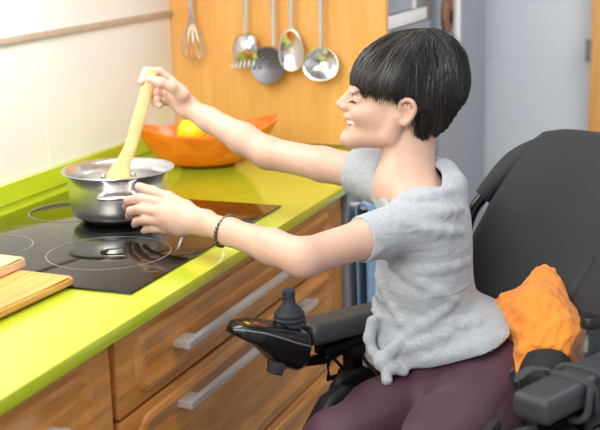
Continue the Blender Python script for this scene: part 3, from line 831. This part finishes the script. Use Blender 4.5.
# left hand: fingers stacked around the near loop handle of the pan
def hand(B, wrist, fingers, thumb, rw=.0165):
    for q in fingers:
        B.chain([wrist, mix(wrist, q[0], .55), q[0]], [rw, .0145, .0102], .012)
    for q, r in zip(fingers, (.0086, .0088, .0084, .0074)):
        B.chain(q, [r*1.12, r*1.06, r*.95, r*.82], .0028)
    B.chain([mix(wrist, thumb[0], .15)]+thumb, [.015, .0128, .0102, .0098, .0078], .006)
LF = [[at(163, 203, 2.055), at(141, 198.5, 2.095), at(129, 200.5, 2.13), at(126, 206, 2.155)],
      [at(160, 212, 2.045), at(141, 209, 2.08), at(131, 211, 2.115), at(129, 216, 2.145)],
      [at(161, 221, 2.045), at(146, 219.5, 2.07), at(137, 221.5, 2.105), at(135, 224.5, 2.13)],
      [at(167, 229, 2.05), at(155, 228.5, 2.065), at(147, 229.5, 2.09), at(144, 231, 2.105)]]
LT = [at(186, 208, 2.03), at(168, 197.5, 2.085), at(152, 191.5, 2.125), at(139, 186.5, 2.15)]
hand(B, J['Lw'], LF, LT)
B.ell(mix(J['Lw'], at(163, 215, 2.05), .62), (.022, .018, .024), TA, .015)
# right hand: thumb across the spoon, index over its top, the rest curled below
RF = [[at(171, 81, 2.345), at(159, 72, 2.335), at(146, 71, 2.315), at(141.5, 82, 2.295)],
      [at(174, 88, 2.355), at(161, 84.5, 2.345), at(153, 88, 2.315), at(157, 93, 2.30)],
      [at(175, 95, 2.35), at(162, 93.5, 2.34), at(153, 96, 2.315), at(158, 99.5, 2.30)],
      [at(176, 102, 2.345), at(165, 101.5, 2.335), at(155, 103, 2.315), at(160, 105.5, 2.30)]]
RTm = [at(182, 95, 2.295), at(172, 87, 2.28), at(161, 82.5, 2.275), at(149.5, 79, 2.278)]
hand(B, J['Rw'], RF, RTm)
B.ell(at(176, 96, 2.325), (.018, .018, .022), TA, .015)

# head, in millimetres about the ear axis
def E(c, r, k=8, op='u', A=None): B.ell(hd(*c), [v*.001 for v in r], HA if A is None else A, k*.001, op)
def C(a, b, ra, rb, k=8, op='u'): B.cone(hd(*a), hd(*b), ra*.001, rb*.001, k*.001, op)
E((-12, 0, 38), (90, 70, 78), 5); E((42, 0, 44), (48, 58, 42), 12)
E((38, 0, -8), (54, 57, 56), 14); E((58, 0, -14), (36, 42, 40), 12); E((48, 0, -42), (46, 42, 24), 12)
C((90, 6, -51), (26, 47, -42), 16, 12, 12); C((90, -6, -51), (26, -47, -42), 16, 12, 12)
C((26, 48, -40), (10, 58, -6), 13, 14, 12); C((26, -48, -40), (10, -58, -6), 13, 14, 12)
E((95, 0, -53), (15.5, 16, 13), 8); C((60, 0, -52), (84, 0, -54), 16, 13, 10)
E((80, 0, 34), (12.5, 24, 16), 10)
for s_ in (1, -1):
    E((66, s_*34, -4), (25, 20, 19), 10)                                   # smiling cheek
    E((84, s_*31, 34), (9, 20, 6), 8)                                      # brow ridge
    E((90, s_*31, 19), (13, 15, 9), 5, 'd')                                # socket
    E((73, s_*31, 19.5), (14.5, 16, 11.5), 3)                              # closed lid
    E((98, s_*9.5, 2.5), (11, 6.5, 6), 4)                                  # nostril wing
    C((98, s_*16, 2), (86, s_*31, -19), 1.4, 1.2, 3, 'd')
    E((104, s_*6, -2.5), (4, 2.6, 2.2), 1.5, 'd')
C((87, 0, 30), (107, 0, 9), 7.4, 7.4, 6); E((109, 0, 7.5), (7.5, 7.8, 6.4), 4); C((90, 0, 8), (104, 0, 2), 12, 7, 5)
E((94, 0, -13), (11, 22, 8), 5); E((90, 0, -35), (10, 19, 8), 5)
E((97, 0, -23.5), (22, 25, 6.2), 2, 'd')
for s_ in (1, -1): C((92, s_*18, -22.5), (84, s_*28, -17.5), 4.2, 1.4, 2, 'd')
lips = [((98.5, 0, -16), (5.6, 19, 2.8)), ((96.5, 0, -31.5), (6, 17, 3.4))]
for c, r in lips: E(c, r, 2.5)
for s_ in (1, -1):                                                         # ears
    b0 = 66*s_; e0 = 4
    ring = [(10, b0+2*s_, 1), (8, b0+7*s_, 14), (-2, b0+11*s_, 20), (-12, b0+13*s_, 16), (-16, b0+12*s_, 4), (-11, b0+9*s_, -9), (-1, b0+6*s_, -19), (6, b0+3*s_, -20)]
    ring = [tuple(p_) for p_ in catmull([(x, y, z+e0) for x, y, z in ring], 3)]
    for a, b_ in zip(ring, ring[1:]): C(a, b_, 3.7, 3.7, 2)
    E((-3, b0+3*s_, e0), (14, 5, 19), 4); E((0, b0+6*s_, -19+e0), (6.5, 4, 6), 4)
    C((8, b0+2*s_, -3), (9, b0+3*s_, -8), 4, 3.5, 3); E((2, b0+9*s_, 0), (6, 5, 9), 3, 'd')
    C((-7, b0+8*s_, 14), (-9, b0+8*s_, -2), 3, 3, 2)
up = B.mesh('upper')
# lower body under the leggings
lo2 = np.array([.15, -.62, .1]); hi2 = np.array([1.15, .0, .84])
AR, AL = ch(.29, .105, .21), ch(.31, -.085, .21)
def legs(f, o, foot):
    f.ell(mix(J['Rh'], J['Lh'], .5)+np.array([.0, 0, .015]), (.112+o, .122+o, .078+o), TA, .04)
    f.ell(at(450, 352, 2.06), (.095+o, .112+o, .06+o), TA, .04)
    f.ell(at(490, 371, 2.03), (.086+o, .1+o, .074+o), TA, .04)
    for h_, k_, a_, d in ((J['Rh'], J['Rk'], AR, 1), (J['Lh'], J['Lk'], AL, -1)):
        f.chain([h_+np.array([0, 0, -.002 if d < 0 else -.026]), mix(h_, k_, .5)+np.array([0, 0, .002 if d < 0 else -.011]), k_], [(.082 if d < 0 else .073)+o, (.066 if d < 0 else .061)+o, .05+o], .035)
        f.chain([k_, mix(k_, a_, .3)-CF*.012, mix(k_, a_, .62), a_], [.05+o, .05+o, .043+o, .033+o], .02)
        if foot: f.chain([a_, a_-np.array([0, 0, .03]), a_+CF*.11-np.array([0, 0, .045])], [.033+o, .034+o, .028+o], .02)
Lb = SDF(lo2, hi2, .006); legs(Lb, -.007, True)
low = Lb.mesh('lower')
me, v, q = mesh_np('body', [up, low])
body = link('body', me, [M['skin'], M['lip'], M['nail']], woman)
# lips: faces on the two lip rolls
cen = v[q].mean(1); loc = (cen-HC) @ HA.T*1000
mi = np.zeros(len(q), np.int32)
for c, r in lips:
    kk = np.sqrt((((loc-np.array(c))/(np.array(r)+1.2))**2).sum(1)); mi[(kk < 1.08) & (loc[:, 0] > 88)] = 1
vn = np.cross(v[q[:, 1]]-v[q[:, 0]], v[q[:, 2]]-v[q[:, 0]]); vn /= np.linalg.norm(vn, axis=1)[:, None]+1e-12
for tip, d in ((LT[3], LT[3]-LT[2]), (RTm[3], RTm[3]-RTm[2])):
    d = d/np.linalg.norm(d); upn = np.array([0, 0, 1.0])*.6-A2*.5; upn /= np.linalg.norm(upn)
    w = (np.linalg.norm(cen-(tip+d*.001), axis=1) < .0085) & (vn@upn > .72); mi[w] = 2
me.polygons.foreach_set('material_index', mi)
# teeth, lashes
def teeth(u, v_):
    a = (u-.5)*2; return hd(97-17*a*a, 22*a, -18.5-8*v_)
b = MB().grid(teeth, 25, 4); b.build('teeth', M['tooth'], woman, solid=.003)
for s_ in (1, -1):
    b = MB(); pts = [hd(88.5-.035*(y-31)**2, s_*y, 16.2-.012*(y-31)**2*1.0+.06*(y-31)) for y in np.linspace(20, 44, 10)]
    b.tube(pts, .0011, 6)
    for p_ in pts[1:]: b.tube([p_, p_+(HX*.007+HY*s_*.003-HZ*.002)], [.0006, .0002], 5)
    b.build('eyelashes', M['lash'], woman)

# hair: a cropped cap with a side-swept fringe and clipped nape, plus strands
Hh = SDF(HC-np.array([.16, .16, .12]), HC+np.array([.16, .16, .17]), .0023)
def HE(c, r, k=8, op='u'): Hh.ell(hd(*c), [v_*.001 for v_ in r], HA, k*.001, op)
HE((-8, 0, 42), (97, 77, 86)); HE((-26, 0, 40), (82, 78, 80), 10); HE((-50, 0, -8), (36, 52, 46), 14)
HE((38, 0, 48), (54, 66, 50), 8)
sl, X, Y, Z = Hh.region(Hh.lo, Hh.lo+Hh.h*Hh.n)
px, py, pz = (X-HC[0])*1000, (Y-HC[1])*1000, (Z-HC[2])*1000
lx = px*HX[0]+py*HX[1]+pz*HX[2]; ly = px*HY[0]+py*HY[1]+pz*HY[2]; lz = px*HZ[0]+py*HZ[1]+pz*HZ[2]
edge = np.interp(lx, [-110, -95, -70, -48, -34, -22, -17, -14, 8, 14, 24, 50, 72, 86, 100], [12, 4, -32, -52, -53, -38, -18, 24, 27, 14, 25, 28, 34, 42, 46])
edge = edge + 3.2*np.sin(lx*.33+1)*(lx > 12) + 1.6*np.sin(lx*.9)+1.2*np.sin(lx*1.7+ly*.3)
Hh.V[sl] = np.maximum(Hh.V[sl], ((edge-lz)*.001*.75).astype(np.float32))
def strandnoise(P):
    L = (P-HC) @ HA.T*1000
    az = np.arctan2(L[:, 1], L[:, 0]+35)
    return (.0011*np.sin(az*60+3*np.sin(L[:, 2]*.05))+.0008*np.sin(az*131+L[:, 2]*.07)+.0006*np.sin(az*17+1))*np.clip(np.hypot(L[:, 1], L[:, 0]+35)/40, 0, 1)
Hh.warp(strandnoise)
me, hv, hq = mesh_np('hair', [Hh.mesh('hair')])
hair = link('hair', me, [M['hair'], M['hair_grey']], woman)
def ellr(d, c, r):
    """distance along direction d (head axes) from c to the ellipsoid"""
    return 1/np.sqrt(((d/np.array(r))**2).sum())
b = MB(); bg = MB()
for i in range(2800):
    az = rng.uniform(-math.pi, math.pi)
    if i % 3: az = rng.uniform(-.6, math.pi)                                # denser on the near side
    rx = 98 if abs(az) < 1.5 else 100
    fx, fy = math.cos(az), math.sin(az)
    Ex, Ey = -8+rx*fx, 79*fy
    ze = np.interp(Ex, [-110, -95, -70, -48, -34, -22, -16, -12, 8, 14, 24, 50, 72, 91], [14, 6, -28, -46, -48, -34, -14, 25, 28, 15, 25, 27, 32, 38]) + rng.normal(0, 3.5) - (abs(rng.normal(0, 5))-5-4.5*math.sin(Ex*.33+1) if Ex > 14 else 0)
    sh = np.interp(ze, [-50, 20, 40], [.62, .97, 1])
    W = np.array([-34+rng.normal(0, 7), rng.normal(0, 7), 129])
    lift = rng.uniform(.99, 1.035); twist = rng.normal(.34, .12) if Ex > 0 else rng.normal(.06, .06); wav = rng.normal(0, .05)
    pts = []
    for t in np.linspace(rng.uniform(.02, .45), 1, 9):
        if t < .72:
            a = t/.72*math.pi/2; r_ = math.sin(a); az2 = az+twist*(1-t)+wav*math.sin(t*5)
            p_ = np.array([W[0]*(1-r_)+(-8+rx*math.cos(az2))*r_, W[1]*(1-r_)+79*math.sin(az2)*r_, 42+(W[2]-42)*math.cos(a)])
        else:
            s2 = (t-.72)/.28; az2 = az+twist*(1-t)+wav*math.sin(t*5); s3 = 1-(1-sh)*s2**1.5
            p_ = np.array([-8+rx*math.cos(az2)*s3, 79*math.sin(az2)*s3, 42+(ze-42)*s2])
        c_ = np.array([-8, 0, 42]); p_ = c_+(p_-c_)*lift
        pts.append(hd(*p_))
    w = rng.uniform(.0004, .0009)
    (bg if rng.random() < .07 else b).tube(pts, list(np.linspace(w, w*.35, 9)), 5, cap=False)
b.build('strands', M['strand'], hair); props(bg.build('grey_strands', M['hair_grey'], hair), 'grey hairs')

# t-shirt: a loose shell with short sleeves, wide neckline and a knot at the front hem
T = SDF([.72, -.52, .6], [1.28, .0, 1.12], .0026)
torso(T, .002)
T.ell(at(438, 335, 2.07), (.108, .14, .06), TA, .03); T.ell(at(474, 331, 2.05), (.084, .13, .05), TA, .03); T.ell(at(392, 345, 2.07), (.05, .1, .055), TA, .03)
T.cone(mix(J['neck'], J['chest'], .15), J['Ls'], .047, .043, .03); T.cone(mix(J['neck'], J['chest'], .15), J['Rs'], .046, .043, .03)
T.cone(J['Ls'], mix(J['Ls'], J['Le'], .66), .043, .0355, .03)
T.cone(J['Rs'], mix(J['Rs'], J['Re'], .42), .044, .040, .03)
T.chain([at(436, 163, 2.09), at(444, 172, 2.04), at(452, 184, 2.0)], [.012, .015, .024], .03)
# folds
def surf(x, y):
    """depth at which the sight line first meets the shirt"""
    ds = np.arange(1.7, 2.25, .0015); P = CAM + ds[:, None]*sight(x, y)[None]
    I = np.round((P-T.lo)/T.h).astype(int); ok = ((I >= 0) & (I < T.n)).all(1); I = np.clip(I, 0, T.n-1)
    hit = ok & (T.V[I[:, 0], I[:, 1], I[:, 2]] < 0)
    return ds[np.argmax(hit)] if hit.any() else None
def fold(a, b_, ra, rb, da=1.9, k=.012):
    pts = []
    for t in np.linspace(0, 1, 6):
        x, y = a[0]*(1-t)+b_[0]*t, a[1]*(1-t)+b_[1]*t + 3*math.sin(t*math.pi); d = surf(x, y)
        if d: pts.append((at(x, y, d+.62*(ra*(1-t)+rb*t)), ra*(1-t)+rb*t))
    if len(pts) > 1: FOLDS.append(([p for p, _ in pts], [.6*q if i in (0, len(pts)-1) else q for i, (_, q) in enumerate(pts)]))
FOLDS = []
for a, b_, ra, rb in [((352, 268, 1.93), (385, 300, 1.935), .006, .009), ((372, 262, 1.91), (400, 318, 1.94), .008, .006), ((378, 250, 1.90), (452, 300, 1.955), .007, .005),
                      ((395, 200, 1.965), (452, 190, 1.955), .006, .005), ((400, 222, 1.90), (462, 232, 1.96), .006, .004), ((380, 320, 1.955), (500, 322, 1.965), .008, .008),
                      ((392, 352, 1.96), (480, 318, 1.945), .009, .006), ((400, 338, 1.95), (455, 300, 1.95), .007, .005), ((410, 364, 1.955), (505, 335, 1.96), .008, .010),
                      ((405, 270, 1.92), (468, 262, 1.97), .006, .004), ((375, 300, 1.965), (384, 350, 1.955), .009, .008), ((430, 212, 1.9), (470, 205, 1.98), .006, .005)]:
    fold(a, b_, ra, rb)
for P_, R_ in FOLDS: T.chain(P_, [.75*q for q in R_], .012)
def wrinkle(P):
    x = (P-at(420, 270, 1.95)) @ A1; z = P[:, 2]; y = (P-at(420, 270, 1.95)) @ A2
    w = np.sin(38*(z+.9*x)+2.4*np.sin(17*x+11*z)+20*y)*.5+.5
    w2 = np.sin(95*(z-.3*x)+3*np.sin(21*x))*.5+.5
    lowr = np.clip((.95-z)/.2, .25, 1)
    return -((.0013*w**3+.0006*w2**2))*lowr
T.warp(wrinkle)
inner = -T.V-.0052
T.V = np.maximum(T.V, inner)
# openings: cuffs, hem, neckline
def cut(mask_c, mask_r, p, n):
    sl, X, Y, Z = T.region(np.array(mask_c)-mask_r, np.array(mask_c)+mask_r)
    n = np.array(n)/np.linalg.norm(n); d = (X-p[0])*n[0]+(Y-p[1])*n[1]+(Z-p[2])*n[2]
    m = (X-mask_c[0])**2+(Y-mask_c[1])**2+(Z-mask_c[2])**2-mask_r**2
    T.V[sl] = np.maximum(T.V[sl], np.minimum(d, -m/(2*mask_r)))
cl = mix(J['Ls'], J['Le'], .54); cut(cl+(J['Le']-J['Ls'])*.22, .085, cl, J['Le']-J['Ls']+np.array([0, 0, .03]))
cr = mix(J['Rs'], J['Re'], .24); cut(cr+(J['Re']-J['Rs'])*.25, .08, cr, J['Re']-J['Rs'])
h1, h2 = at(395, 371, 1.97), at(512, 330, 1.97)
hn = np.cross(h2-h1, A2+np.array([0, 0, .10])); hn = hn if hn[2] < 0 else -hn
T.half(h1, hn)
T.cone(at(409, 150, 2.0), at(414, 188, 1.99), .0465, .047, .006, 'd'); T.cone(at(408, 180, 1.99), at(399, 194, 1.97), .03, .016, .012, 'd')
# knot with two tails
T.ell(at(383, 362, 1.965), (.017, .016, .016), TA, .008)
T.chain([at(383, 362, 1.965), at(386, 371, 1.955), at(387, 380, 1.95)], [.009, .008, .0095], .004)
T.chain([at(383, 362, 1.965), at(393, 368, 1.96), at(404, 371, 1.965)], [.01, .0095, .009], .006)
T.chain([at(383, 360, 1.965), at(373, 352, 1.97), at(369, 338, 1.975), at(373, 322, 1.98)], [.009, .008, .009, .011], .006)
T.chain([at(384, 358, 1.965), at(392, 350, 1.96), at(402, 340, 1.955)], [.01, .009, .008], .008)
me, _, _ = mesh_np('t_shirt', [T.mesh('shirt')])
shirt = props(link('t_shirt', me, M['shirt'], woman), 'grey heather t-shirt knotted at the front hem')
hem = MB()
th = J['Le']-J['Ls']; th /= np.linalg.norm(th)
# leggings
G = SDF(lo2, hi2, .0042); legs(G, .0, False)
def gw(P):
    c = at(425, 385, 2.0); r = np.linalg.norm(P-c, axis=1); x = (P-c) @ A1; z = P[:, 2]-c[2]
    d_ = P-at(470, 392, 1.93); ux = d_@A1; uz = d_[:, 2]-.18*ux
    cr_ = .0035*np.exp(-(uz/.006)**2)*np.exp(-(ux/.06)**2)+.0025*np.exp(-((uz+.022-.1*ux)/.006)**2)*np.exp(-((ux-.01)/.05)**2)
    return cr_-.0022*(np.sin(85*(z-.35*x))*.5+.5)**3*np.exp(-(r/.09)**2)
G.warp(gw)
hp = at(395, 352, 2.0); G.half(hp, np.array([.0, 0, 1.0])+A1*-.22)
for a_, k_ in ((AR, J['Rk']), (AL, J['Lk'])): G.half(a_+(k_-a_)*.02, a_-k_)
me, _, _ = mesh_np('leggings', [G.mesh('l')])
props(link('leggings', me, M['legging'], woman), 'dark plum leggings')
# shoes
for a_ in (AR, AL):
    s_ = SDF(a_-np.array([.32, .2, .09]), a_+np.array([.12, .25, .06]), .004)
    s_.chain([a_-np.array([0, 0, .005]), a_-np.array([0, 0, .04])-CF*.01], [.038, .038], .02)
    s_.chain([a_-np.array([0, 0, .042])-CF*.02, a_+CF*.07-np.array([0, 0, .045]), a_+CF*.16-np.array([0, 0, .052])], [.036, .038, .028], .02)
    s_.half((0, 0, .1305), (0, 0, -1))
    me, _, _ = mesh_np('shoe', [s_.mesh('s')]); link('shoe', me, M['shoe'], woman)
# bead bracelet on the near wrist
bc = at(226, 231, (mix(J['Le'], J['Lw'], .8)-CAM)@FW); ax = J['Lw']-J['Le']; ax = ax-A2*(ax@A2)*.45; ax /= np.linalg.norm(ax)
e1 = np.cross(ax, [0, 0, 1.0]); e1 /= np.linalg.norm(e1); e2 = np.cross(ax, e1)
b = MB()
for i in range(26):
    a = 2*math.pi*i/26; b.ball(bc+(e1*math.cos(a)*1.22+e2*math.sin(a)*.98)*.0258+ax*.003*math.sin(a), .0034, 10)
props(b.build('bracelet', M['bead'], woman), 'bracelet of dark grey beads')

# wooden spoon: in the right hand, its bowl inside the pan
sp = empty('wooden_spoon', at(123, 176, 2.27), 'pale wooden spatula spoon held upright in the saucepan', 'spoon')
pts = [at(153, 70, 2.30), at(148, 86, 2.297), at(139, 118, 2.29), at(130, 148, 2.28), at(124, 162, 2.275), at(119, 176, 2.268), at(116, 190, 2.26), at(115, 197, 2.257)]
wd = [.0105, .0125, .0122, .0118, .014, .0225, .0245, .012]
P2 = catmull(pts, 5); W2 = np.interp(np.linspace(0, len(pts)-1, len(P2)), range(len(pts)), wd)
MB().tube(P2, list(W2), 16, flat=(.34, tuple(-A2))).build('handle', M['beech'], sp)

# ================================================================== LIGHT
w = bpy.data.worlds.new('daylight'); S.world = w; w.use_nodes = True
nt = w.node_tree; bgd = nt.nodes['Background']
bgd.inputs['Color'].default_value = (.93, .96, 1.0, 1); bgd.inputs['Strength'].default_value = .64
def area(name, loc, target, size, power, col):
    l = bpy.data.lights.new(name, 'AREA'); l.shape = 'RECTANGLE'; l.size, l.size_y = size; l.energy = power; l.color = col
    o = bpy.data.objects.new(name, l); COL.objects.link(o); o.location = loc
    o.rotation_euler = (Vector(target)-Vector(loc)).to_track_quat('-Z', 'Y').to_euler(); return o
area('window_light', (-1.5, .1, 2.2), (.8, .0, .9), (1.5, 1.3), 54, (1, .965, .9))
area('hob_wall_fill', (.85, .36, 1.62), (.85, .4, .9), (.55, .3), 5, (1, .97, .9))  # added light that brightens the wall above the hob; no hood stands here
area('ceiling_lamp', (.75, -.55, 2.5), (.85, -.3, .8), (1.0, 1.0), 11, (1, .97, .93))
area('far_wall_fill', (2.3, -1.3, 2.5), (3.0, -.2, .9), (.9, .9), 20, (.93, .96, 1))  # unseen fill light added to lift the brightness of the far wall
vs = S.view_settings; vs.view_transform = 'Standard'; vs.look = 'None'; vs.gamma = 1; vs.use_curve_mapping = False; vs.exposure = 0.22
